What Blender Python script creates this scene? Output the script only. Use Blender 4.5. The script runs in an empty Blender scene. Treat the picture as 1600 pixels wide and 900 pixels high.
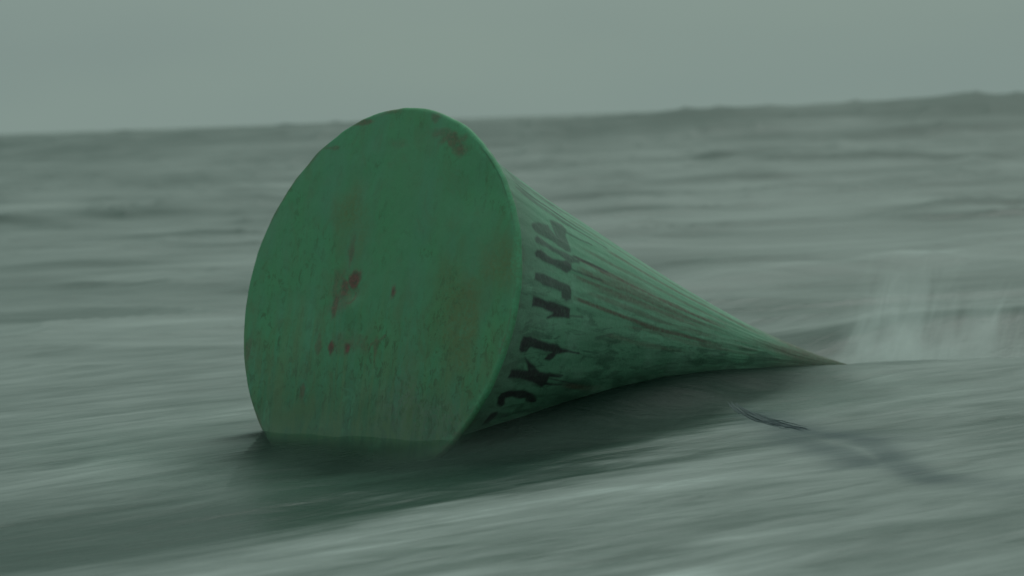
import bpy, math, random
import numpy as np
from mathutils import Vector, Matrix

sc = bpy.context.scene
R = math.radians
# ------------------------------------------------------------------ camera
CAM_H = 1.2322
F_PX = 4200.0                       # focal length in pixels of a 1600 px wide frame
cam_d = bpy.data.cameras.new('camera')
cam_d.sensor_width = 36.0
cam_d.lens = F_PX / 1600.0 * 36.0
cam_d.clip_start = 0.1
cam_d.clip_end = 20000.0
cam_d.dof.use_dof = True
cam_d.dof.focus_distance = 10.0
cam_d.dof.aperture_fstop = 3.0
cam = bpy.data.objects.new('camera', cam_d)
sc.collection.objects.link(cam)
pitch = math.atan((450 - 182) / F_PX)
roll = R(2.0)
fw = Vector((0, math.cos(pitch), -math.sin(pitch)))
up0 = Vector((0, math.sin(pitch), math.cos(pitch)))
rt0 = Vector((1, 0, 0))
rt = rt0 * math.cos(roll) - up0 * math.sin(roll)
up = up0 * math.cos(roll) + rt0 * math.sin(roll)
m = Matrix((rt, up, -fw)).transposed().to_4x4()
m.translation = Vector((0, 0, CAM_H))
cam.matrix_world = m
sc.camera = cam

# ------------------------------------------------------------------ light
SUN_EL, SUN_AZ = 50.0, 20.0         # azimuth measured from +Y towards +X
world = bpy.data.worlds.new('World')
sc.world = world
world.use_nodes = True
nt = world.node_tree
nt.nodes.clear()
w_out = nt.nodes.new('ShaderNodeOutputWorld')
w_bg = nt.nodes.new('ShaderNodeBackground')
sky = nt.nodes.new('ShaderNodeTexSky')
sky.sky_type = 'NISHITA'
sky.sun_disc = False
sky.sun_elevation = R(SUN_EL)
sky.sun_rotation = R(SUN_AZ)
sky.air_density = 2.0
sky.dust_density = 6.0
sky.ozone_density = 1.0
# an overcast deck: the clear sky is veiled by even grey-green cloud
w_mix = nt.nodes.new('ShaderNodeMix'); w_mix.data_type = 'RGBA'
w_mix.inputs[0].default_value = 0.975
cloud = nt.nodes.new('ShaderNodeTexNoise')
cloud.inputs['Scale'].default_value = 5.0
cloud.inputs['Detail'].default_value = 3
tc = nt.nodes.new('ShaderNodeTexCoord')
mp = nt.nodes.new('ShaderNodeMapping'); mp.inputs['Scale'].default_value = (1, 1, 3)
cr = nt.nodes.new('ShaderNodeValToRGB')
SKY = (2.24, 2.95, 2.70)
cr.color_ramp.elements[0].position = 0.3
cr.color_ramp.elements[1].position = 0.7
cr.color_ramp.elements[0].color = (SKY[0] * .97, SKY[1] * .975, SKY[2] * .99, 1)
cr.color_ramp.elements[1].color = (SKY[0] * 1.05, SKY[1] * 1.05, SKY[2] * 1.03, 1)
nt.links.new(tc.outputs['Generated'], mp.inputs[0])
nt.links.new(mp.outputs[0], cloud.inputs['Vector'])
nt.links.new(cloud.outputs['Fac'], cr.inputs[0])
nt.links.new(sky.outputs[0], w_mix.inputs[6])
nt.links.new(cr.outputs[0], w_mix.inputs[7])
# overcast luminance rises from the horizon to the zenith (CIE overcast law, softened)
w_sep = nt.nodes.new('ShaderNodeSeparateXYZ')
nt.links.new(tc.outputs['Generated'], w_sep.inputs[0])
w_el = nt.nodes.new('ShaderNodeMapRange')
w_el.inputs[1].default_value = 0.03; w_el.inputs[2].default_value = 1.0
w_el.inputs[3].default_value = 1.0; w_el.inputs[4].default_value = 2.3
nt.links.new(w_sep.outputs[2], w_el.inputs[0])
w_mul = nt.nodes.new('ShaderNodeVectorMath'); w_mul.operation = 'SCALE'
nt.links.new(w_mix.outputs[2], w_mul.inputs[0]); nt.links.new(w_el.outputs[0], w_mul.inputs['Scale'])
nt.links.new(w_mul.outputs[0], w_bg.inputs['Color'])
w_bg.inputs['Strength'].default_value = 0.10
nt.links.new(w_bg.outputs[0], w_out.inputs[0])

sun_d = bpy.data.lights.new('sun', 'SUN')
sun_d.energy = 0.6
sun_d.angle = R(35)
sun_d.color = (0.97, 1.0, 0.97)
sun = bpy.data.objects.new('sun', sun_d)
sc.collection.objects.link(sun)
sdir = Vector((math.cos(R(SUN_EL)) * math.sin(R(SUN_AZ)), math.cos(R(SUN_EL)) * math.cos(R(SUN_AZ)), math.sin(R(SUN_EL))))
sun.rotation_euler = sdir.to_track_quat('Z', 'Y').to_euler()
sun.location = sdir * 40
sc.cycles.volume_bounces = 5
sc.view_settings.view_transform = 'Standard'
sc.view_settings.look = 'None'
sc.view_settings.exposure = 0.0
sc.view_settings.gamma = 1.0
sc.view_settings.use_curve_mapping = False

# ------------------------------------------------------------------ helpers
def tag(o, label=None, cat=None, group=None, kind=None):
    if label: o['label'] = label
    if cat: o['category'] = cat
    if group: o['group'] = group
    if kind: o['kind'] = kind
    return o

def grid_mesh(name, P, wrap_u=False, attrs=None, extra=None, smooth=True):
    """P: (rows, cols, 3) array -> mesh; wrap_u joins the last column to the first."""
    r, c = P.shape[:2]
    v = P.reshape(-1, 3)
    i = np.arange(r * c).reshape(r, c)
    if wrap_u:
        j = np.concatenate([i, i[:, :1]], 1)
    else:
        j = i
    q = np.stack([j[:-1, :-1], j[:-1, 1:], j[1:, 1:], j[1:, :-1]], -1).reshape(-1, 4)
    me = bpy.data.meshes.new(name)
    me.vertices.add(len(v)); me.vertices.foreach_set('co', v.astype(np.float32).ravel())
    me.loops.add(q.size); me.loops.foreach_set('vertex_index', q.astype(np.int32).ravel())
    me.polygons.add(len(q))
    me.polygons.foreach_set('loop_start', (np.arange(len(q)) * 4).astype(np.int32))
    if smooth:
        me.polygons.foreach_set('use_smooth', np.ones(len(q), bool))
    me.update(calc_edges=True)
    for k, a in (attrs or {}).items():
        at = me.attributes.new(k, 'FLOAT', 'POINT')
        at.data.foreach_set('value', a.astype(np.float32).ravel())
    return me

def link(name, me, mat, parent=None):
    o = bpy.data.objects.new(name, me)
    sc.collection.objects.link(o)
    if mat: me.materials.append(mat)
    if parent: o.parent = parent
    return o

_rs = np.random.RandomState(7)
_tab = _rs.rand(256, 256)
def vnoise(x, y, seed=0):
    """smooth value noise in -1..1"""
    x = np.asarray(x, float) + seed * 17.31; y = np.asarray(y, float) + seed * 9.73
    xi = np.floor(x).astype(int); yi = np.floor(y).astype(int)
    fx = x - xi; fy = y - yi
    fx = fx * fx * fx * (fx * (fx * 6 - 15) + 10); fy = fy * fy * fy * (fy * (fy * 6 - 15) + 10)
    t = lambda a, b: _tab[a % 256, b % 256]
    return 2 * ((t(xi, yi) * (1 - fx) + t(xi + 1, yi) * fx) * (1 - fy) + (t(xi, yi + 1) * (1 - fx) + t(xi + 1, yi + 1) * fx) * fy) - 1
def fbm(x, y, o=4, seed=0):
    s = 0; a = 1; n = 0
    for k in range(o):
        s = s + a * vnoise(x * 2 ** k, y * 2 ** k, seed + k); n += a; a *= .5
    return s / n
def sstep(a, b, x):
    t = np.clip((x - a) / (b - a), 0, 1)
    return t * t * (3 - 2 * t)
def gauss(x, s): return np.exp(-(x / s) ** 2)

class NT:
    """small node-tree writer"""
    def __init__(self, name):
        self.m = bpy.data.materials.new(name); self.m.use_nodes = True
        self.t = self.m.node_tree; self.t.nodes.clear()
        self.out = self.n('ShaderNodeOutputMaterial')
    def n(self, typ, **kw):
        x = self.t.nodes.new(typ)
        for k, v in kw.items(): setattr(x, k, v)
        return x
    def set(self, sock, v):
        if hasattr(v, 'is_output') or isinstance(v, bpy.types.NodeSocket): self.t.links.new(v, sock)
        else: sock.default_value = v
    def coords(self, scale, rot=(0, 0, 0), kind='Object'):
        c = self.n('ShaderNodeTexCoord'); mpp = self.n('ShaderNodeMapping')
        mpp.inputs['Scale'].default_value = scale
        rt_ = self.n('ShaderNodeMapping'); rt_.inputs['Rotation'].default_value = rot      # turn first, then stretch
        self.t.links.new(c.outputs[kind], rt_.inputs[0]); self.t.links.new(rt_.outputs[0], mpp.inputs[0]); return mpp.outputs[0]
    def noise(self, vec, scale=1, detail=4, rough=.5, dist=0.0):
        x = self.n('ShaderNodeTexNoise'); self.t.links.new(vec, x.inputs['Vector'])
        x.inputs['Scale'].default_value = scale; x.inputs['Detail'].default_value = detail
        x.inputs['Roughness'].default_value = rough; x.inputs['Distortion'].default_value = dist
        return x.outputs['Fac']
    def math(self, op, a, b=0.0, clamp=False):
        x = self.n('ShaderNodeMath', operation=op, use_clamp=clamp)
        self.set(x.inputs[0], a); self.set(x.inputs[1], b); return x.outputs[0]
    def ramp(self, fac, a, b, lo=0.0, hi=1.0):
        x = self.n('ShaderNodeMapRange'); x.interpolation_type = 'SMOOTHSTEP'
        self.set(x.inputs[0], fac); x.inputs[1].default_value = a; x.inputs[2].default_value = b
        x.inputs[3].default_value = lo; x.inputs[4].default_value = hi; return x.outputs[0]
    def mix(self, f, a, b):
        x = self.n('ShaderNodeMix', data_type='RGBA')
        self.set(x.inputs[0], f)
        for s, v in ((x.inputs[6], a), (x.inputs[7], b)):
            self.set(s, v if not isinstance(v, tuple) else (v + (1,) if len(v) == 3 else v))
        return x.outputs[2]
    def attr(self, name):
        x = self.n('ShaderNodeAttribute'); x.attribute_name = name; return x.outputs['Fac']
    def bsdf(self, color, rough, bump=None, bstr=.3, bdist=.02, **kw):
        b = self.n('ShaderNodeBsdfPrincipled')
        self.set(b.inputs['Base Color'], color if not isinstance(color, tuple) else color + (1,))
        self.set(b.inputs['Roughness'], rough)
        for k, v in kw.items(): self.set(b.inputs[k.replace('_', ' ')], v)
        if bump is not None:
            bp = self.n('ShaderNodeBump'); bp.inputs['Strength'].default_value = bstr
            bp.inputs['Distance'].default_value = bdist
            self.t.links.new(bump, bp.inputs['Height']); self.t.links.new(bp.outputs[0], b.inputs['Normal'])
        return b

# ------------------------------------------------------------------ buoy frame (its place in the world)
C0 = np.array([-0.52523303, 10.24304566, 0.55784172])      # centre of the base plate
TIP = np.array([1.580, 12.46, 0.0])
AX = np.array([0.68094327, 0.69752551, -0.22310181])       # into the cone, normal to the plate
E1 = np.array([0.71556113, -0.69855012, 0.0])
E2 = np.array([0.1558478, 0.15964298, 0.97479515])
FC = [0.75094, -0.00291, -0.009, 0.00104, 0.01936, -0.00098, 0.0009, 0.00138, 0.00045]
def rim_r(t):
    s = FC[0]
    for k in (1, 2, 3, 4):
        s = s + FC[2 * k - 1] * np.cos(k * t) + FC[2 * k] * np.sin(k * t)
    return s + .002 * vnoise(t * 9 / math.pi * 3, t * 0, 3) + .0015 * vnoise(t * 60 / math.pi, t * 0, 5)
PROF_S = [0, .05, .1, .2, .3, .4, .5, .6, .7, .8, .9, 1.0]
PROF_R = [.96, .895, .82, .695, .59, .48, .375, .278, .187, .115, .055, .018]
_ss = np.linspace(0, 1, 401)
_pr = np.interp(_ss, PROF_S, PROF_R)
_k = np.exp(-np.linspace(-2, 2, 41) ** 2); _k /= _k.sum()
_pp = np.convolve(np.pad(_pr, 20, mode='reflect', reflect_type='odd'), _k, 'valid')
def prof(s): return np.interp(s, _ss, _pp)

ROPE_MAIN = [(.80, 11.75), (.86, 11.2), (.93, 10.65), (1.0, 10.35), (1.10, 10.12), (1.22, 9.92), (1.30, 9.77)]
ROPE_A = [(1.0, 10.35), (1.03, 10.0), (1.08, 9.65), (1.12, 9.35), (1.17, 9.15)]
ROPE_B = [(1.30, 9.77), (1.32, 9.4), (1.31, 9.1), (1.38, 8.7)]
ROPE_FURROWS = ((ROPE_MAIN, .14, .95), (ROPE_MAIN[2:], .26, .75), (ROPE_MAIN[4:], .20, .9), (ROPE_A, .22, .75), (ROPE_B, .20, .75), ([(1.38, 8.7), (1.55, 8.5), (1.8, 8.6)], .22, .3))
def poly_sd(px, py, poly):
    """signed distance (negative inside) of points to a closed polygon"""
    p = np.array(poly); q = np.roll(p, -1, 0)
    d = np.full(px.shape, 1e9); ins = np.zeros(px.shape, bool)
    for (ax, ay), (bx, by) in zip(p, q):
        ex, ey = bx - ax, by - ay
        l = ex * ex + ey * ey + 1e-12
        t = np.clip(((px - ax) * ex + (py - ay) * ey) / l, 0, 1)
        d = np.minimum(d, np.hypot(px - ax - t * ex, py - ay - t * ey))
        c = ((ay > py) != (by > py)) & (px < (bx - ax) * (py - ay) / (ey + 1e-12 * (ey == 0)) + ax)
        ins ^= c
    return np.where(ins, -d, d)
def line_d(px, py, pts):
    d = np.full(px.shape, 1e9)
    for (ax, ay), (bx, by) in zip(pts[:-1], pts[1:]):
        ex, ey = bx - ax, by - ay
        t = np.clip(((px - ax) * ex + (py - ay) * ey) / (ex * ex + ey * ey + 1e-12), 0, 1)
        d = np.minimum(d, np.hypot(px - ax - t * ex, py - ay - t * ey))
    return d

# ------------------------------------------------------------------ water surface
WASH = ((-.60, 9.95, .058), (-.40, 9.80, .064), (-.23, 9.84, .074), (-.12, 9.995, .080), (.033, 10.272, .092), (.203, 10.501, .117), (.379, 10.746, .134), (.599, 11.076, .138), (.835, 11.438, .120),
        (1.142, 11.89, .080), (1.354, 12.18, .040), (1.55, 12.40, .008))
LENSES = ((-5.2, 38.5, 1.0, .10), (-7.0, 37.0, 1.0, .09), (-7.6, 33.5, .9, .07), (-4.0, 24.5, .7, .055), (-3.4, 30, .8, .04), (5.2, 62, 1.6, .15), (8.0, 60, 2.6, .18),
          (9.0, 52, 2.4, .14), (1.8, 33, .9, .05), (3.6, 45, 1.4, .08), (-8, 29, 1.0, .05), (4.9, 28, .8, .055), (1.2, 40, 1.0, .07), (5.4, 31, .9, .05), (-1.6, 20, .5, .03), (11.5, 74, 3.0, .22))
def water_h(x, y, near_only=False):
    x = np.asarray(x, float); y = np.asarray(y, float)
    far = sstep(16, 60, y)
    a = R(28)
    u = x * math.cos(a) + y * math.sin(a); v = -x * math.sin(a) + y * math.cos(a)
    h = np.zeros_like(x + y)
    # open sea swell, growing with distance from the beach
    warp = 1.5 * vnoise(x * .05, y * .05, 4)
    h += far * (.16 * fbm(x * .035 + 3, y * .11 + warp, 3, 11) + .10 * fbm(x * .12, y * .35, 3, 12))
    # a long swell standing up some 85 m out hides the true horizon
    px = 800 + x / 85.0 * F_PX
    dev = np.interp(px, [-1500, -600, 0, 180, 400, 520, 620, 740, 930, 1000, 1090, 1180, 1300, 1450, 1540, 1650, 2300, 3000],
                    [-9, -3, -7, -2.5, -1, 2, -1, -4, -5, -1, 4.5, 2, 0, 3, 8, 6, -4, 3])
    hs = 1.225 + (dev + 2.0 * fbm(x * .9, y * 0, 3, 14)) * 85.0 / F_PX
    ds = y - 85 - 2.0 * vnoise(x * .12, y * 0, 15)
    h += hs * np.exp(-np.where(ds < 0, ds / 11.0, ds / 16.0) ** 2)
    h -= .0022 * np.maximum(0, y - 90)
    # chop in the middle distance
    mid = sstep(12.5, 16, y)
    h += mid * (.028 * fbm(x * .55, y * 1.0 + warp, 4, 21) + .02 * fbm(u * .5, v * 1.6, 3, 22))
    # short steep crests scattered over the middle distance
    rg = 1 - np.abs(fbm(x * .28 + 5, y * .55 + warp, 3, 23)) * 2.2
    h += mid * .045 * np.clip(rg, 0, 1) ** 4 * (1 + 1.2 * far)
    for cx, cy, hw, hh in LENSES:
        dd = (y - cy) - .25 * (x - cx)
        h += hh * np.exp(-np.where(dd < 0, dd / (.012 * cy), dd / 2.5) ** 2) * gauss(x - cx, hw)
    # a low roller crossing behind the buoy on the right
    d = (y - 18.6) - (x - 1.4) * .92
    h += .10 * np.exp(-np.where(d < 0, d / .45, d / 2.2) ** 2) * sstep(.2, 1.6, x) 
    # backwash sheets near the camera, running diagonally
    nr = 1 - mid
    h += nr * (.010 * fbm(u * .7, v * 2.6, 4, 31) + .006 * fbm(u * 1.3, v * 7, 3, 32))
    # the buoy's footprint: water is heaped against the plate
    rr_ = np.hypot((x + .45), (y - 9.9) * .8)
    h += .045 * gauss(rr_, 1.15)
    h += .012 * gauss(np.hypot(x - 1.5, (y - 12.2) * .6), .6)
    ax_s = np.clip(((x + .525) * 2.089 + (y - 10.243) * 2.207) / 9.235, 0, 1)
    ax_d = np.hypot(x + .525 - ax_s * 2.089, y - 10.243 - ax_s * 2.207)
    h += .034 * gauss(ax_d, .40) * sstep(.22, .45, ax_s) * sstep(1.0, .85, ax_s)
    pf = np.clip(((x + 1.02) * .80 + (y - 10.56) * -.775) / 1.241, 0, 1)
    pd = np.hypot(x + 1.02 - pf * .80, y - 10.56 + pf * .775)
    h += gauss(pd, .16) * (.004 * vnoise(pf * 6, y * 0, 37) + .0015 * vnoise(pf * 17, y * 0, 38))
    # wash heaped against the near flank of the cone, steep on the camera's side
    dmin = np.full(h.shape, 1e9); zt = np.zeros(h.shape)
    for (ax, ay, az), (bx, by, bz) in zip(WASH[:-1], WASH[1:]):
        ex, ey = bx - ax, by - ay
        t = np.clip(((x - ax) * ex + (y - ay) * ey) / (ex * ex + ey * ey), 0, 1)
        d = np.hypot(x - ax - t * ex, y - ay - t * ey)
        m_ = d < dmin
        zt = np.where(m_, az + t * (bz - az), zt); dmin = np.where(m_, d, dmin)
    wv = .20 * (1 + .25 * vnoise(x * 3, y * 3, 33))
    h += (zt - h) * np.exp(-(dmin / wv) ** 2) * sstep(-.75, -.20, x)
    # trough at lower left with a swell face behind the bright foam
    dd = (y - 8.35) - (x + .9) * .85
    h -= .055 * np.exp(-np.where(dd < 0, dd / .35, dd / .9) ** 2) * sstep(1.2, -.6, x)
    # lip of the sheet right of the tip, and the hollow behind it
    yr = 12.45 + .10 * (x - 1.5)
    on = sstep(1.0, 1.75, x)
    h += on * .03 * gauss(y - yr + .25, .5)
    h -= on * .20 * sstep(0, .35, y - yr) * (1 - sstep(.75, 1.8, y - yr))
    h += on * .10 * gauss(y - yr - 1.9, .8) * sstep(1.3, 2.3, x)
    return h

def build_water():
    f, H = F_PX, CAM_H
    drop = np.concatenate([np.linspace(1500, 1010, 70)[:-1], np.linspace(1010, 12, 1150)[:-1], np.linspace(12, .45, 40)])
    yy = f * H / drop
    yy = np.concatenate([np.linspace(-60, 3.2, 24), yy])
    ang = np.tan(np.concatenate([np.linspace(-R(62), -R(15), 70)[:-1], np.linspace(-R(15), R(15), 620)[:-1], np.linspace(R(15), R(62), 70)]))
    X = ang[None, :] * (np.maximum(yy, 3.2)[:, None] + 1.0)
    Y = np.repeat(yy[:, None], X.shape[1], 1)
    Z = water_h(X, Y)
    Z = Z * sstep(6000, 3000, Y)
    # foam cover
    a = R(38)
    U = X * math.cos(a) + Y * math.sin(a); V = -X * math.sin(a) + Y * math.cos(a)
    near = sstep(13.5, 11.5, Y)
    foam = .46 + .16 * fbm(X * .35, Y * .5, 4, 41)
    foam += near * (.20 * fbm(U * .9, V * 4.0, 4, 42))
    foam += (1 - near) * (.14 * fbm(X * .4, Y * 1.6 * np.minimum(1, 20 / np.maximum(Y, 1)), 4, 43))
    foam -= .10 * sstep(25, 90, Y)
    # the buoy's shade and reflection, painted on the water as dark foam-free colour
    t_ = np.clip(((X + .70) * 1.55 + (Y - 9.75) * 1.75) / 5.465, 0, 1)
    dk = np.hypot(X + .70 - t_ * 1.55, Y - 9.75 - t_ * 1.75)
    dk = dk * (1 + .25 * fbm(U * 1.5, V * 5, 3, 45))
    foam -= .55 * (1 - sstep(.20, .85, dk))
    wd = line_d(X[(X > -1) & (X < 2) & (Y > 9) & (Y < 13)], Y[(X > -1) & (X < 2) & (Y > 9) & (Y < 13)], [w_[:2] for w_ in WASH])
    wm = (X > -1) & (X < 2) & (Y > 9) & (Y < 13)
    buoy_shade = np.zeros(foam.shape)
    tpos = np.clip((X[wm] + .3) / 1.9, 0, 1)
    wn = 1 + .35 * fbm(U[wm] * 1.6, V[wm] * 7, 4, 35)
    buoy_shade[wm] = (1 - sstep(.18 * wn, (.95 - .52 * tpos) * wn, wd)) * (1 - .75 * sstep(.62, .98, tpos))
    buoy_shade = np.maximum(buoy_shade, .8 * (1 - sstep(.15, .60, dk)) * (X < .9))
    foam[wm] += .35 * gauss(wd - .035, .02) * sstep(.2, .5, vnoise(X[wm] * 2.2, Y[wm] * 0, 34) + .4) 
    # the sunken rope drags a soft blue-grey furrow through the foam
    furrow = np.zeros(foam.shape)
    reg = (X > .4) & (X < 2.3) & (Y > 8) & (Y < 12.3)
    for pts, w, op in ROPE_FURROWS:
        tt = line_d(X[reg] + .05 * vnoise(X[reg] * 5, Y[reg] * 2.5, 46), Y[reg], pts) * (1 + .4 * fbm(U[reg] * 2, V[reg] * 8, 3, 36))
        furrow[reg] = np.maximum(furrow[reg], op * (1 - sstep(w * .1, w, tt)))
    # darker tongue at lower left
    d2 = (Y - 8.55) - (X + .9) * .75
    foam -= .55 * gauss(d2, .50) * sstep(.6, -1.0, X)
    # bright sheet edge that runs from lower left to mid right
    d3 = (Y - 7.5) - (X + .9) * 1.05
    foam += .15 * np.exp(-np.where(d3 > 0, d3 / .22, d3 / .9) ** 2) * sstep(-1.6, -.4, X) * sstep(2.0, .2, X)
    d4 = (Y - 6.95) - (X - .2) * .9
    foam += .4 * np.exp(-np.where(d4 > 0, d4 / .05, d4 / .2) ** 2) * gauss(X - .4, .35)
    # roller crest
    d5 = (Y - 18.6) - (X - 1.4) * .92 + .12 * vnoise(X * 2, Y * 0, 6)
    foam += .22 * gauss(d5, .07 + .02 * (X - 1)) * sstep(.3, 1.6, X) * (.6 + .4 * vnoise(X * 1.3, Y * 0, 49)) 
    # broken water round the splash
    foam += .25 * gauss(Y - 12.9, .5) * sstep(1.5, 2.1, X) * (.5 + fbm(X * 4, Y * 2, 3, 44))
    for cx, cy, hw, hh in LENSES:                      # weaker sky reflection of steep faces, painted in by less foam
        dd = (Y - cy) - .25 * (X - cx)
        foam -= .30 * gauss(dd + .006 * cy, .016 * cy) * gauss(X - cx, hw * 1.1)
    foam -= .60 * gauss(Y - 83 - .3 * vnoise(X * .2, Y * 0, 47), 6) * (gauss(X - 15.5, 3.2) + .4 * gauss(X - 6, 2) + .3 * gauss(X - 2.5, 1.2) + .25)  # face of the far swell, its dimmer reflection put into the colour
    hol = gauss((Y - 14.05) - .1 * (X - 1.5), .55) * sstep(.9, 1.4, X) * (.65 + .5 * fbm(X * 2.2, Y * 1.1, 3, 48))
    foam -= .85 * np.clip(hol, 0, 1)  # dim face of the hollow painted darker the same way
    foam += .35 * gauss(np.hypot((X - 2.22) / .16, (Y - 13.75) / .12), 1)
    foam = np.clip(foam, 0, 1)
    # the shallow film of clear water in front of the plate lets its drowned foot show through
    pf = ((X + 1.02) * .80 + (Y - 10.56) * -.775) / 1.241
    pd = np.abs((X + 1.02) * .698 + (Y - 10.56) * .716)
    thin = np.exp(-(pd / .26) ** 1.5) * sstep(.0, .08, pf) * sstep(1.15, 1.0, pf) * (pd < 1.2)
    me = grid_mesh('sea', np.stack([X, Y, Z], -1), attrs={'foam': foam, 'buoy_shade': buoy_shade, 'furrow': furrow, 'thin': thin})
    n = NT('sea_water')
    s1 = n.noise(n.coords((.8, 4.5, 1), (0, 0, R(-40))), 1.6, 6, .6, .6)
    s2 = n.noise(n.coords((.26, .9, 1), (0, 0, R(-12))), 1.0, 6, .62, .4)
    s3 = n.noise(n.coords((3.2, 20, 1), (0, 0, R(-36))), 1.0, 7, .7, .5)
    s4 = n.noise(n.coords((.7, 2.6, 1), (0, 0, R(-30))), 1.0, 4, .6, .3)
    fo = n.attr('foam')
    sep = n.n('ShaderNodeSeparateXYZ'); pc = n.n('ShaderNodeTexCoord'); n.t.links.new(pc.outputs['Object'], sep.inputs[0])
    farf = n.ramp(sep.outputs[1], 11, 24)
    streak = n.math('ADD', n.math('MULTIPLY', s1, .5), n.math('ADD', n.math('MULTIPLY', s3, .25), n.math('MULTIPLY', s4, .25)))
    st = n.mix(farf, streak, s2)
    tot = n.math('ADD', fo, n.math('MULTIPLY', n.math('SUBTRACT', st, .5), n.math("SUBTRACT", 1.6, n.math("MULTIPLY", farf, .75))))
    clear = n.attr('buoy_shade')  # mask of the shade painted under the buoy
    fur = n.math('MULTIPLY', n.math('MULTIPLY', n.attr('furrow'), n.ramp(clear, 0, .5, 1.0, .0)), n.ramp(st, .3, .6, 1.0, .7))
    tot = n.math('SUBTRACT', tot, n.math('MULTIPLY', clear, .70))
    cov = n.ramp(tot, .0, 1.0)
    col = n.mix(cov, (.024, .056, .042), (.362, .392, .376))
    col = n.mix(n.ramp(clear, .1, .9), col, (.009, .022, .016))  # near-black water colour stands for the buoy's shade
    col = n.mix(n.ramp(tot, .66, 1.0, 0, .9), col, (.50, .56, .54))
    col = n.mix(fur, col, (.045, .072, .078))
    rough = n.ramp(cov, 0, 1, .34, .55)
    hgt = n.math('ADD', n.math('MULTIPLY', s1, .7), n.math('MULTIPLY', s2, 1.6))
    b = n.bsdf(col, rough, bump=hgt, bstr=.45, bdist=.05, IOR=1.33)
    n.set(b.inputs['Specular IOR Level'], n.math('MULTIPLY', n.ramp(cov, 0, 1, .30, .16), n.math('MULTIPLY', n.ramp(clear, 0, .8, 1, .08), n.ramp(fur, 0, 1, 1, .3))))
    tr = n.n('ShaderNodeBsdfTransparent'); tr.inputs['Color'].default_value = (.80, .90, .84, 1)
    ms = n.n('ShaderNodeMixShader'); n.set(ms.inputs[0], n.math('MULTIPLY', n.attr('thin'), .97))
    n.t.links.new(b.outputs[0], ms.inputs[1]); n.t.links.new(tr.outputs[0], ms.inputs[2])
    n.t.links.new(ms.outputs[0], n.out.inputs[0])
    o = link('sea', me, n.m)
    tag(o, kind='structure')
    gx, gy = np.meshgrid(np.linspace(-14, 14, 60), np.linspace(-4, 30, 60))
    bed = grid_mesh('seabed', np.stack([gx, gy, -.75 + .03 * fbm(gx * .4, gy * .4, 3, 39)], -1))
    n2 = NT('wet_sand')
    sn = n2.noise(n2.coords((1, 1, 1)), 8, 6, .6)
    b2 = n2.bsdf(n2.mix(sn, (.035, .045, .035), (.06, .07, .055)), .8)
    n2.t.links.new(b2.outputs[0], n2.out.inputs[0])
    tag(link('seabed', bed, n2.m), kind='structure')
    return o
build_water()

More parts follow.
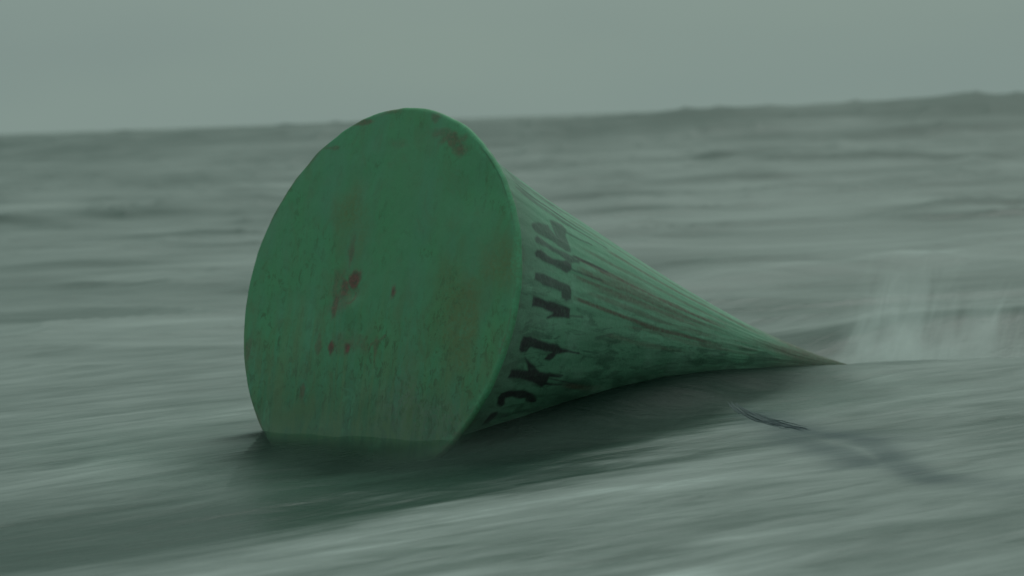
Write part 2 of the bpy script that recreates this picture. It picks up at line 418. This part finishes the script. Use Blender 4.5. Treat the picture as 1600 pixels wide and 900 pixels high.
# ------------------------------------------------------------------ the buoy
LET = {"A":[[0.196,0.0551],[0.214,0.0802],[0.209,0.1053],[0.205,0.1303],[0.201,0.1504],[0.179,0.1554],[0.113,0.1554],[0.087,0.1429],[0.105,0.1303],[0.14,0.1278],[0.144,0.1153],[0.144,0.0977],[0.14,0.0752],[0.153,0.0677],[0.157,0.0526]],"B":[[0.065,0.0526],[0.065,0.0702],[0.057,0.0902],[0.061,0.1103],[0.057,0.1328],[0.048,0.1554],[-0.017,0.1579],[-0.022,0.1378],[-0.031,0.1153],[-0.048,0.0977],[-0.039,0.0977],[-0.004,0.1128],[0.0,0.0977],[0.009,0.0802],[0.009,0.0627],[0.004,0.0526]],"C":[[-0.166,0.0476],[-0.161,0.0652],[-0.183,0.0952],[-0.196,0.1203],[-0.201,0.1404],[-0.227,0.1554],[-0.236,0.1754],[-0.266,0.2055],[-0.257,0.1779],[-0.266,0.1604],[-0.275,0.1479],[-0.301,0.1454],[-0.319,0.1378],[-0.314,0.1253],[-0.305,0.1228],[-0.275,0.1278],[-0.262,0.1353],[-0.253,0.1153],[-0.24,0.0952],[-0.227,0.0752],[-0.244,0.0702],[-0.257,0.0677],[-0.262,0.0551],[-0.244,0.0476],[-0.196,0.0451]],"D":[[-0.362,0.0476],[-0.371,0.0677],[-0.38,0.0927],[-0.345,0.0852],[-0.292,0.0702],[-0.314,0.0827],[-0.353,0.1053],[-0.397,0.1253],[-0.41,0.1479],[-0.441,0.1779],[-0.458,0.188],[-0.445,0.1554],[-0.484,0.1554],[-0.502,0.1654],[-0.545,0.2231],[-0.511,0.1554],[-0.528,0.1479],[-0.493,0.1303],[-0.454,0.1003],[-0.432,0.0802],[-0.415,0.0476]],"E":[[-0.545,0.0476],[-0.519,0.0526],[-0.506,0.0677],[-0.532,0.1128],[-0.58,0.1404],[-0.628,0.1554],[-0.663,0.1604],[-0.663,0.1504],[-0.633,0.1303],[-0.607,0.1253],[-0.598,0.1103],[-0.567,0.0852],[-0.567,0.0702],[-0.624,0.0802],[-0.637,0.0727],[-0.598,0.0576]],"F":[[-0.672,0.0576],[-0.668,0.0727],[-0.698,0.0802],[-0.729,0.0752],[-0.764,0.0702],[-0.764,0.0576],[-0.72,0.0576]],"F2":[[-0.694,0.0852],[-0.716,0.1103],[-0.755,0.1128],[-0.746,0.0977]],"G":[[0.31,0.0551],[0.336,0.0627],[0.349,0.0752],[0.34,0.0927],[0.336,0.1078],[0.345,0.1278],[0.362,0.1404],[0.375,0.1454],[0.358,0.1579],[0.323,0.1604],[0.279,0.1454],[0.284,0.1303],[0.292,0.1053],[0.288,0.0802],[0.292,0.0602]],"H":[[0.397,0.0602],[0.432,0.0702],[0.432,0.0852],[0.423,0.1078],[0.423,0.1303],[0.428,0.1504],[0.419,0.1754],[0.428,0.188],[0.393,0.183],[0.38,0.1654],[0.358,0.1579],[0.371,0.1404],[0.384,0.1278],[0.38,0.1103],[0.388,0.0952],[0.384,0.0752],[0.38,0.0627]],"I":[[0.484,0.0602],[0.515,0.0677],[0.545,0.0852],[0.576,0.1153],[0.554,0.1203],[0.528,0.1303],[0.585,0.1278],[0.641,0.1278],[0.659,0.1404],[0.681,0.1654],[0.646,0.1729],[0.58,0.1629],[0.519,0.1654],[0.454,0.1654],[0.441,0.1504],[0.449,0.1328],[0.463,0.1153],[0.458,0.0952],[0.454,0.0752],[0.463,0.0627]]}

def build_buoy():
    root = bpy.data.objects.new('conical_buoy', None)
    sc.collection.objects.link(root)
    # local frame: origin at the plate centre, local x = E1, y = E2, z = out of the plate
    M = Matrix((Vector(E1), Vector(E2), Vector(-AX))).transposed().to_4x4()
    M.translation = Vector(C0)
    root.matrix_world = M
    tag(root, 'rusty green conical metal buoy lying on its side in the surf', 'buoy')
    Rm = np.stack([E1, E2, -AX], 1)
    loc = lambda P: (P - C0) @ Rm

    # ---- cone shell
    nt_, ns = 1150, 420
    th = np.linspace(-math.pi, math.pi, nt_ + 1)[:-1]
    s = np.concatenate([np.linspace(0, .32, 230)[:-1], np.linspace(.32, 1, ns - 229)])
    S, T = np.meshgrid(s, th, indexing='ij')
    L = float(np.linalg.norm(TIP - C0))
    rad = prof(S) * rim_r(T)
    # beaten plate: shallow dents and long buckles down the cone
    rad = rad + .006 * (1 - S) * fbm(T * 1.4, S * 2.5, 3, 51) + .0012 * fbm(T * 14, S * 12, 3, 52)
    rad = np.maximum(rad, .004)
    cen = C0 + S[..., None] * (TIP - C0) + AX * .012
    P = cen + rad[..., None] * (np.cos(T)[..., None] * E1 + np.sin(T)[..., None] * E2)
    A = T * .68; B = S * L                       # metric surface coordinates near the letters
    wob = .0025 * fbm(A * 40, B * 30, 3, 61)
    ink = np.zeros_like(S)
    reg = (S < .34) & (T > -1.1) & (T < 1.25)
    a_, b_, w_ = A[reg], B[reg], wob[reg]
    acc = np.zeros(a_.shape)
    wt = dict(A=.82, B=1, C=1, D=1, E=1, F=.9, F2=.5, G=.85, H=.72, I=.66)  # upper letters inked weaker, painting in a veil of haze
    for k, pl in LET.items():
        q = [(t * .68, ss * L) for t, ss in pl]
        sd = poly_sd(a_, b_, q) + w_
        acc = np.maximum(acc, wt[k] * (1 - sstep(-.008, .008, sd)))
    # drips that ran from the letters
    drips = [([(.90, .075), (.90, .15), (.91, .20)], .010, .55), ([(.745, .058), (.752, .12), (.745, .2), (.74, .29)], .010, .6),
             ([(.62, .165), (.63, .20), (.655, .24)], .008, .5), ([(.43, .17), (.44, .215), (.436, .26)], .010, .7),
             ([(.32, .155), (.325, .19), (.336, .24)], .007, .5), ([(-.24, .15), (-.262, .206)], .007, .8),
             ([(-.42, .15), (-.445, .188)], .006, .7), ([(-.45, .15), (-.50, .20), (-.545, .24)], .005, .6),
             ([(-.0, .155), (.01, .192)], .007, .5)]
    for pts, w, op in drips:
        d = line_d(a_, b_, [(t * .68, ss * L) for t, ss in pts])
        acc = np.maximum(acc, op * (1 - sstep(w * .3, w * 1.3, d + w_ * .6)))
    ink[reg] = acc
    # smeared, faint last letters over the shoulder
    sm = gauss(T - .80, .22) * sstep(.05, .075, S) * sstep(.15, .09, S)
    ink = np.maximum(ink, .6 * sm * sstep(-.25, .35, fbm(T * 16, S * 6, 3, 62)))
    for c0, w0, o0 in ((.96, .010, .8), (.80, .009, .75), (.74, .006, .6), (1.05, .007, .5)):
        dl = np.abs(T - c0 - .03 * fbm(S * 12, S * 0 + c0 * 9, 3, 65)) * rad
        ink = np.maximum(ink, o0 * (1 - sstep(w0 * .4, w0 * 1.4, dl)) * sstep(.05, .08, S) * (1 - sstep(.18, .30, S)))
    # rust runs down the shell
    rust = np.zeros_like(S)
    runs = [(.43, .17, .40, .62, .014, .9), (.35, .17, .30, .60, .012, .7), (.70, .28, .76, .75, .014, .7), (.125, .16, .0, .60, .012, .9),
            (.30, .16, .24, .55, .011, .7), (.20, .2, .13, .5, .010, .5), (.56, .2, .55, .66, .010, .5), (.86, .2, .9, .62, .010, .45),
            (-.53, .20, -.60, .29, .016, .9), (-.10, .25, -.18, .5, .010, .4), (1.05, .1, 1.1, .5, .012, .5), (.02, .3, -.08, .7, .010, .4)]
    for t0, s0, t1, s1, w, op in runs:
        c = np.interp(S, [s0, s1], [t0, t1]) + .02 * fbm(S * 9, S * 0 + t0 * 7, 3, 63)
        d = np.abs(T - c) * np.maximum(rad, .05)
        ww = w * (.5 + .9 * (.5 + .5 * vnoise(S * 16, S * 0 + t0 * 31, 64)))
        f = (1 - sstep(ww * .3, ww * 1.4, d)) * sstep(s0 - .01, s0 + .03, S) * (1 - sstep(s1 - .1, s1 + .05, S))
        rust = np.maximum(rust, op * f)
    rust = np.maximum(rust, .85 * sstep(.66, .84, S + .06 * vnoise(T * 3, S * 0, 58)))                 # bare rusty nose
    rust = np.maximum(rust, .6 * (1 - sstep(.006, .03, S * (1 + .5 * fbm(T * 12, S * 0, 3, 66)))))   # seam dirt behind the plate
    long_ = fbm(T * 12 + .5 * vnoise(S * 5, T * 3, 69), S * 2.6, 5, 67)                                # long thin stains
    rust = np.maximum(rust, .35 * sstep(.25, .6, long_) * sstep(.15, .4, S) * gauss(T - .2, .45))
    low_tone = sstep(.15, -.65, T + .10 * fbm(T * 5, S * 9, 3, 60)) * .85 * sstep(.04, .25, S) * (.62 + .7 * fbm(T * 9, S * 14, 4, 68))  # darker tone towards the cone's lower side, broken up by noise
    rust = np.maximum(rust, .75 * sstep(-.1, .3, fbm(T * 5 + 2, S * 3.2, 5, 59)) * gauss(T - .33 + .15 * S, .20) * sstep(.16, .3, S))
    me = grid_mesh('cone_shell', loc(P), wrap_u=True, attrs={'ink': ink, 'rust': rust, 'low_tone': np.clip(low_tone, 0, 1), 'theta': T, 'along': S})
    n = NT('faded_green_paint')
    cb = n.n('ShaderNodeCombineXYZ')
    n.t.links.new(n.math('MULTIPLY', n.attr('theta'), 16), cb.inputs[0]); n.t.links.new(n.math('MULTIPLY', n.attr('along'), 5), cb.inputs[1])
    stk = n.noise(cb.outputs[0], 1, 5, .6, .8)
    blot = n.noise(n.coords((1, 1, 1)), 6, 6, .6, .5)
    fine = n.noise(n.coords((1, 1, 1)), 55, 5, .65)
    col = n.mix(n.math('ADD', .5, n.math('MULTIPLY', n.math('SUBTRACT', n.ramp(stk, .3, .75), .5), n.ramp(n.attr('along'), .1, .4, .9, .0))), (.105, .285, .175), (.135, .325, .205))
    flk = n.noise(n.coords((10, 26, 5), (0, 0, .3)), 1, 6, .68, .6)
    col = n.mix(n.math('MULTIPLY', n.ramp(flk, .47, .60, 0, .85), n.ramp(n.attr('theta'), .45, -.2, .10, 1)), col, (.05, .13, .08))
    col = n.mix(n.ramp(blot, .48, .75, 0, .6), col, (.21, .40, .29))
    col = n.mix(n.ramp(fine, .52, .75, 0, .4), col, (.07, .14, .085))
    col = n.mix(n.attr('low_tone'), col, (.026, .085, .050))
    shy = n.math('MULTIPLY', n.ramp(n.attr('along'), .13, .02), n.ramp(blot, .3, .6, .2, .6))
    col = n.mix(shy, col, (.090, .150, .105))
    rf = n.math('MULTIPLY', n.attr('rust'), n.ramp(fine, .25, .6, .55, 1.0))
    col = n.mix(rf, col, (.095, .072, .048))
    inkf = n.math('MULTIPLY', n.attr('ink'), n.ramp(fine, .3, .55, .8, 1.0))
    col = n.mix(inkf, col, (.024, .028, .027))
    b = n.bsdf(col, n.ramp(blot, .3, .7, .42, .62), bump=n.math('ADD', blot, fine), bstr=.3, bdist=.006)
    n.t.links.new(b.outputs[0], n.out.inputs[0])
    link('cone_shell', me, n.m, root)

    # ---- base plate with its rolled edge (plate, lip and back return in one sheet)
    nt2, nr = 900, 210
    th = np.linspace(-math.pi, math.pi, nt2 + 1)[:-1]
    q = np.linspace(0, 1, nr) ** .9
    Q, T = np.meshgrid(q, th, indexing='ij')
    RR = rim_r(T)
    r = Q * (RR - .014)
    X, Y = r * np.cos(T), r * np.sin(T)
    dome = .020 * (1 - Q ** 2) + .005 * fbm(X * 2.2, Y * 2.2, 3, 71) * (1 - Q ** 6) + .0012 * fbm(X * 12, Y * 12, 3, 72)
    dent = -.012 * gauss(np.hypot(X - .50, Y - .42), .12) + .008 * gauss(np.hypot(X + .12, Y + .04), .07) - .006 * gauss(np.hypot(X + .1, Y - .01), .03)
    flat = np.stack([X, Y, dome + dent], -1)
    lip = []
    for k in range(1, 13):
        aa = k / 12 * math.pi
        rr_ = RR - .014 + .014 * math.sin(aa)
        z = -.014 + .014 * math.cos(aa) + dome[-1].mean() * 0
        if k > 9: pass
        lip.append(np.stack([rr_[0] * np.cos(th), rr_[0] * np.sin(th), np.full(nt2, z)], -1))
    back = RR[0] * .93
    lip.append(np.stack([back * np.cos(th), back * np.sin(th), np.full(nt2, -.030)], -1))
    P = np.concatenate([flat, np.array(lip)], 0)
    X, Y = P[..., 0], P[..., 1]
    rr_ = np.hypot(X, Y) / np.concatenate([RR, np.repeat(RR[:1], 13, 0)], 0)
    rust = np.zeros_like(X)
    spots = [(-.121, .068, .040, .036, 1, 0), (-.155, .040, .028, .045, .85, 0), (-.17, .02, .075, .11, .42, 0), (-.10, -.18, .13, .05, .32, 0), (.118, .025, .020, .036, 1, 0), (-.198, -.195, .020, .030, 1, 0), (-.100, -.195, .024, .028, 1, 0),
             (-.145, .160, .020, .075, .55, 0), (-.198, -.03, .022, .055, .75, 0), (-.215, .03, .016, .06, .5, 0), (.257, .637, .05, .022, .4, 0), (.325, .610, .07, .030, .6, 0),
             (.375, .573, .045, .028, .65, 0), (.212, .700, .03, .02, .5, 0), (-.22, .690, .10, .012, .6, 0), (-.374, .590, .07, .008, .4, 0),
             (-.266, -.19, .02, .045, .5, 0), (.057, -.197, .012, .05, .45, 0), (-.332, -.387, .018, .035, .5, 0), (-.695, -.241, .02, .07, .5, 0),
             (.02, .6, .05, .02, .2, 0)]
    for x0, y0, sx, sy, op, _ in spots:
        d = np.hypot((X - x0) / sx, (Y - y0) / sy) + .75 * fbm(X * 26, Y * 20, 5, 73)
        rust = np.maximum(rust, op * (1 - sstep(.35, 1.35, d)))
    ring = np.abs(np.hypot(X + .120, Y - .005) - .030)
    rust = np.maximum(rust, .5 * (1 - sstep(.003, .009, ring)) * (Y < .02))
    rust = np.maximum(rust, .4 * (1 - sstep(.004, .009, line_d(X, Y, [(.03, -.18), (.075, -.165), (.10, -.145)]))))
    edge = sstep(.965, .992, rr_ + .010 * fbm(T[0][None] * 20 + rr_ * 0, rr_ * 40, 3, 74)) * sstep(0, .5, fbm(X * 7, Y * 7, 3, 75) + .15)
    rust = np.maximum(rust, .5 * edge)
    Ta = np.concatenate([T, np.repeat(T[:1], 13, 0)], 0)
    rust[-2:] = 1
    bright = sstep(.950, .985, rr_ + .022 * fbm(X * 14, Y * 14, 4, 78)) * sstep(-1.1, -.5, Ta) * sstep(1.5, .9, Ta)
    rust[nr:-2] *= (1 - .8 * bright[nr:-2])
    stain = sstep(.0, .55, fbm(X * 3.2, Y * 2.4, 4, 76) + .55 * gauss(np.hypot((X - .50) / .22, (Y + .10) / .36), 1) + .35 * gauss(np.hypot((X + .15) / .3, (Y + .1) / .3), 1) - .12)
    worn = sstep(.0, .7, fbm(X * 5, Y * 4, 4, 77) * .5 + 1.1 * gauss(np.hypot((X - .34) / .34, (Y + .50) / .20), 1) - .25)
    me = grid_mesh('base_plate', P, wrap_u=True, attrs={'rust': rust, 'stain': stain, 'worn': worn, 'bright': np.clip(bright, 0, 1)})
    n = NT('green_plate_paint')
    str_ = n.noise(n.coords((24, 1.3, 1)), 1, 6, .6, .4)
    str2 = n.noise(n.coords((7, .5, 1)), 1, 4, .6, .2)
    blot = n.noise(n.coords((1, 1, 1)), 4, 6, .6, .5)
    fine = n.noise(n.coords((1, 1, 1)), 60, 5, .7)
    sep = n.n('ShaderNodeSeparateXYZ'); pc = n.n('ShaderNodeTexCoord'); n.t.links.new(pc.outputs['Object'], sep.inputs[0])
    lowp = n.ramp(n.math('ADD', sep.outputs[1], n.math('MULTIPLY', blot, .4)), .45, -.45)
    col = n.mix(n.ramp(str2, .35, .68), (.064, .240, .112), (.066, .240, .130))
    col = n.mix(n.ramp(blot, .42, .72, 0, .7), col, (.068, .280, .125))
    col = n.mix(n.math('MULTIPLY', n.ramp(str_, .42, .70, 0, .85), lowp), col, (.115, .205, .085))
    col = n.mix(n.math('MULTIPLY', n.ramp(str_, .52, .32, 0, .6), lowp), col, (.085, .30, .185))
    col = n.mix(n.math('MULTIPLY', n.attr('stain'), n.ramp(fine, .3, .65, .4, .95)), col, (.105, .165, .065))
    col = n.mix(n.math('MULTIPLY', n.attr('worn'), n.ramp(fine, .35, .65, .15, .85)), col, (.15, .21, .155))
    col = n.mix(n.math('MULTIPLY', n.ramp(n.noise(n.coords((30, 9, 1)), 1, 6, .7), .56, .70, 0, .75), n.ramp(lowp, 0, 1, .25, 1)), col, (.05, .085, .04))
    # dull slime just above the waterline, and scuffed bright paint on the rolled edge
    spk = n.noise(n.coords((34, 22, 1)), 1, 8, .75, .5)
    col = n.mix(n.math('MULTIPLY', n.ramp(spk, .51, .60, 0, .8), n.ramp(n.math('ADD', n.math('MULTIPLY', lowp, .8), n.ramp(blot, .45, .62, 0, .5)), 0, 1, .12, 1)), col, (.048, .105, .045))
    slime = n.math('MULTIPLY', n.ramp(n.math('ADD', sep.outputs[1], n.math('MULTIPLY', n.noise(n.coords((5, 3, 1)), 1, 5, .6), .35)), .05, -.50), .8)
    col = n.mix(slime, col, n.mix(n.ramp(str_, .35, .65), (.034, .085, .048), (.070, .150, .085)))
    mot = n.noise(n.coords((9, 5, 1)), 1, 7, .72, .8)
    col = n.mix(n.math('MULTIPLY', n.ramp(mot, .48, .64, 0, .75), n.ramp(lowp, 0, 1, .4, 1)), col, (.085, .165, .075))
    col = n.mix(n.math('MULTIPLY', n.ramp(mot, .46, .34, 0, .5), n.ramp(lowp, 0, 1, .3, 1)), col, (.09, .30, .17))
    col = n.mix(n.math('MULTIPLY', n.attr('bright'), n.ramp(fine, .3, .6, .75, .25)), col, (.085, .34, .18))
    rustc = n.mix(n.ramp(fine, .35, .65), (.070, .050, .034), (.17, .062, .052))
    col = n.mix(n.math('MULTIPLY', n.attr('rust'), n.ramp(fine, .2, .5, .6, .95)), col, rustc)
    b = n.bsdf(col, n.ramp(blot, .3, .7, .5, .7), bump=n.math('ADD', n.math('MULTIPLY', fine, .6), blot), bstr=.2, bdist=.006)
    n.t.links.new(b.outputs[0], n.out.inputs[0])
    link('base_plate', me, n.m, root)

    # ---- weld seam, a beaded ring in the corner behind the plate
    nt3, nk = 720, 12
    th = np.linspace(-math.pi, math.pi, nt3 + 1)[:-1]
    ph = np.linspace(0, 2 * math.pi, nk + 1)[:-1]
    Tt, Ph = np.meshgrid(th, ph, indexing='ij')
    bead = .011 + .0025 * np.sin(Tt * 260) + .002 * vnoise(Tt * 30, Tt * 0, 81)
    Rr = rim_r(Tt) * .955
    rr_ = Rr + bead * np.cos(Ph); z = -.034 + bead * np.sin(Ph)
    P = np.stack([rr_ * np.cos(Tt), rr_ * np.sin(Tt), z], -1)
    P = np.concatenate([P, P[:1]], 0)
    n = NT('weld_rust')
    fine = n.noise(n.coords((1, 1, 1)), 30, 5, .7)
    b = n.bsdf(n.mix(n.ramp(fine, .4, .62), (.045, .10, .06), (.085, .07, .045)), .7, bump=fine, bstr=.3, bdist=.005)
    n.t.links.new(b.outputs[0], n.out.inputs[0])
    link('weld_seam', grid_mesh('weld_seam', P, wrap_u=True), n.m, root)
build_buoy()

# ------------------------------------------------------------------ mooring rope trailing on the backwash
def tube(path, rad, seg=7):
    path = np.array(path, float); n_ = len(path)
    tg = np.gradient(path, axis=0); tg /= np.linalg.norm(tg, axis=1)[:, None]
    zz = np.array([0, 0, 1.0]); a = np.cross(tg, zz); a /= np.linalg.norm(a, axis=1)[:, None] + 1e-9; b = np.cross(a, tg)
    ph = np.linspace(0, 2 * math.pi, seg + 1)[:-1]
    rad = np.broadcast_to(rad, n_)
    return path[:, None] + rad[:, None, None] * (np.cos(ph)[None, :, None] * a[:, None] + np.sin(ph)[None, :, None] * b[:, None])

def join_grids(parts):
    vs, fs, off = [], [], 0
    for P in parts:
        r, c = P.shape[:2]
        i = np.arange(r * c).reshape(r, c); j = np.concatenate([i, i[:, :1]], 1)
        fs.append(np.stack([j[:-1, :-1], j[:-1, 1:], j[1:, 1:], j[1:, :-1]], -1).reshape(-1, 4) + off)
        vs.append(P.reshape(-1, 3)); off += r * c
    v = np.concatenate(vs); q = np.concatenate(fs)
    me = bpy.data.meshes.new('strands')
    me.vertices.add(len(v)); me.vertices.foreach_set('co', v.astype(np.float32).ravel())
    me.loops.add(q.size); me.loops.foreach_set('vertex_index', q.astype(np.int32).ravel())
    me.polygons.add(len(q)); me.polygons.foreach_set('loop_start', (np.arange(len(q)) * 4).astype(np.int32))
    me.polygons.foreach_set('use_smooth', np.ones(len(q), bool))
    me.update(calc_edges=True)
    return me

def smooth_path(pts, n_):
    pts = np.array(pts, float); t = np.linspace(0, 1, len(pts)); tt = np.linspace(0, 1, n_)
    out = np.stack([np.interp(tt, t, pts[:, k]) for k in range(pts.shape[1])], 1)
    k = np.ones(9) / 9
    for _ in range(3):
        for c in range(out.shape[1]):
            pd = np.pad(out[:, c], 4, mode='reflect', reflect_type='odd'); out[:, c] = np.convolve(pd, k, 'valid')
    return out

def build_rope():
    rs = np.random.RandomState(3)
    main, br1, br2 = ROPE_MAIN, ROPE_A, ROPE_B
    parts = []
    for pts, ns, w, dz in ((main, 26, .045, .0015), (br1, 10, .05, -.012), (br2, 8, .05, -.012)):
        base = smooth_path(pts, 90)
        for k in range(ns):
            ph = rs.rand() * 50; o1 = rs.normal() * w * .5; tw = rs.uniform(.6, 1.4)
            t = np.linspace(0, 1, 90)
            off = o1 * (.3 + 1.1 * t) + .02 * t * vnoise(t * 5 * tw, t * 0 + ph, 91)
            tg = np.gradient(base, axis=0); nrm = np.stack([-tg[:, 1], tg[:, 0]], 1); nrm /= np.linalg.norm(nrm, axis=1)[:, None]
            xy = base + nrm * off[:, None] * 1.0
            z = water_h(xy[:, 0], xy[:, 1]) + dz - .007 * sstep(.45, .9, t) - .016 * (1 - sstep(.10, .30, t)) * (dz > 0) + .004 * vnoise(t * 9, t * 0 + ph, 92) - .002
            parts.append(tube(np.column_stack([xy, z]), .0022 + .001 * rs.rand(), 5))
    n = NT('wet_frayed_rope')
    nz = n.noise(n.coords((1, 1, 1)), 9, 4)
    b = n.bsdf(n.mix(nz, (.030, .050, .058), (.06, .085, .095)), .7)
    n.t.links.new(b.outputs[0], n.out.inputs[0])
    o = link('mooring_rope', join_grids(parts), n.m)
    tag(o, 'frayed dark blue-grey rope trailing half sunk in the foam below the buoy tip', 'rope')
build_rope()

# ------------------------------------------------------------------ splash behind the tip
def build_splash():
    # body of the spray: a low bank of droplets thrown up in ragged curtains
    u = np.linspace(0, 1, 70); ph = np.linspace(0, 2 * math.pi, 33)[:-1]
    Uu, Ph = np.meshgrid(u, ph, indexing='ij')
    cx = 1.40 + Uu * 2.6; cy = 13.15 + .15 * Uu
    env = sstep(0, .08, Uu) * sstep(1, .9, Uu)
    rz = .62 * env + .012; ry = (.16 + .20 * sstep(0, .3, Uu)) * env + .01
    P = np.stack([cx, cy + ry * np.cos(Ph), -.10 + rz * (np.sin(Ph) * .5 + .5)], -1)
    me = grid_mesh('splash', P, wrap_u=True)
    n = NT('spray')
    cur = n.noise(n.coords((6.5, 3, 1.5), (0, R(-16), 0)), 1, 4, .6, 1.0)
    big = n.noise(n.coords((2.5, 2.5, 2.5)), 1, 3, .5, .3)
    sep = n.n('ShaderNodeSeparateXYZ'); pc = n.n('ShaderNodeTexCoord'); n.t.links.new(pc.outputs['Object'], sep.inputs[0])
    px_ = n.math('SUBTRACT', sep.outputs[0], n.math('MULTIPLY', sep.outputs[2], .25))
    hh = n.math('MULTIPLY', n.ramp(px_, 1.50, 1.72), n.ramp(px_, 1.74, 2.5, .42, .17))
    left = n.math('SUBTRACT', hh, sep.outputs[2])                     # how far below the ragged top
    dens = n.ramp(n.math('ADD', n.math('MULTIPLY', n.math('SUBTRACT', cur, .5), 2.0), n.math('MULTIPLY', left, 1.5)), -.05, .75)
    dens = n.math('MULTIPLY', dens, n.ramp(big, .35, .6, .35, 1.0))
    pv = n.n('ShaderNodeVolumePrincipled')
    pv.inputs['Color'].default_value = (.96, 1.0, .985, 1)
    n.t.links.new(n.math('MULTIPLY', dens, 2.6), pv.inputs['Density'])
    n.t.links.new(pv.outputs[0], n.out.inputs['Volume'])
    o = link('splash', me, n.m)
    tag(o, 'white spray thrown up by the breaking wave behind the buoy tip', 'splash', kind='stuff')
    # fine wash smoking off the water round the buoy
    u = np.linspace(0, 1, 60)
    Uu, Ph = np.meshgrid(u, ph, indexing='ij')
    cx = -1.7 + Uu * 3.3; cyy = 9.15 + Uu * 3.0
    env = sstep(0, .1, Uu) * sstep(1, .9, Uu)
    P = np.stack([cx - np.cos(Ph) * 1.0 * env * .6, cyy + np.cos(Ph) * (1.0 * env + .02), -.12 + (.42 * env + .02) * (np.sin(Ph) * .5 + .5)], -1)
    me = grid_mesh('wash_mist', P, wrap_u=True)
    n = NT('wash_mist')
    nz = n.noise(n.coords((1.6, 3, 5), (0, 0, R(-25))), 1, 4, .6, .6)
    sep = n.n('ShaderNodeSeparateXYZ'); pc = n.n('ShaderNodeTexCoord'); n.t.links.new(pc.outputs['Object'], sep.inputs[0])
    d = n.math('MULTIPLY', n.ramp(n.math('ADD', sep.outputs[2], n.math('MULTIPLY', nz, -.10)), .14, -.01), n.ramp(nz, .38, .65, .25, 1.0))
    pv = n.n('ShaderNodeVolumePrincipled')
    pv.inputs['Color'].default_value = (.62, .80, .71, 1)
    n.t.links.new(n.math('MULTIPLY', d, .20), pv.inputs['Density'])
    n.t.links.new(pv.outputs[0], n.out.inputs['Volume'])
    o = link('wash_mist', me, n.m)
    tag(o, 'thin misty wash hanging low over the dark water round the buoy', 'mist', kind='stuff')
build_splash()
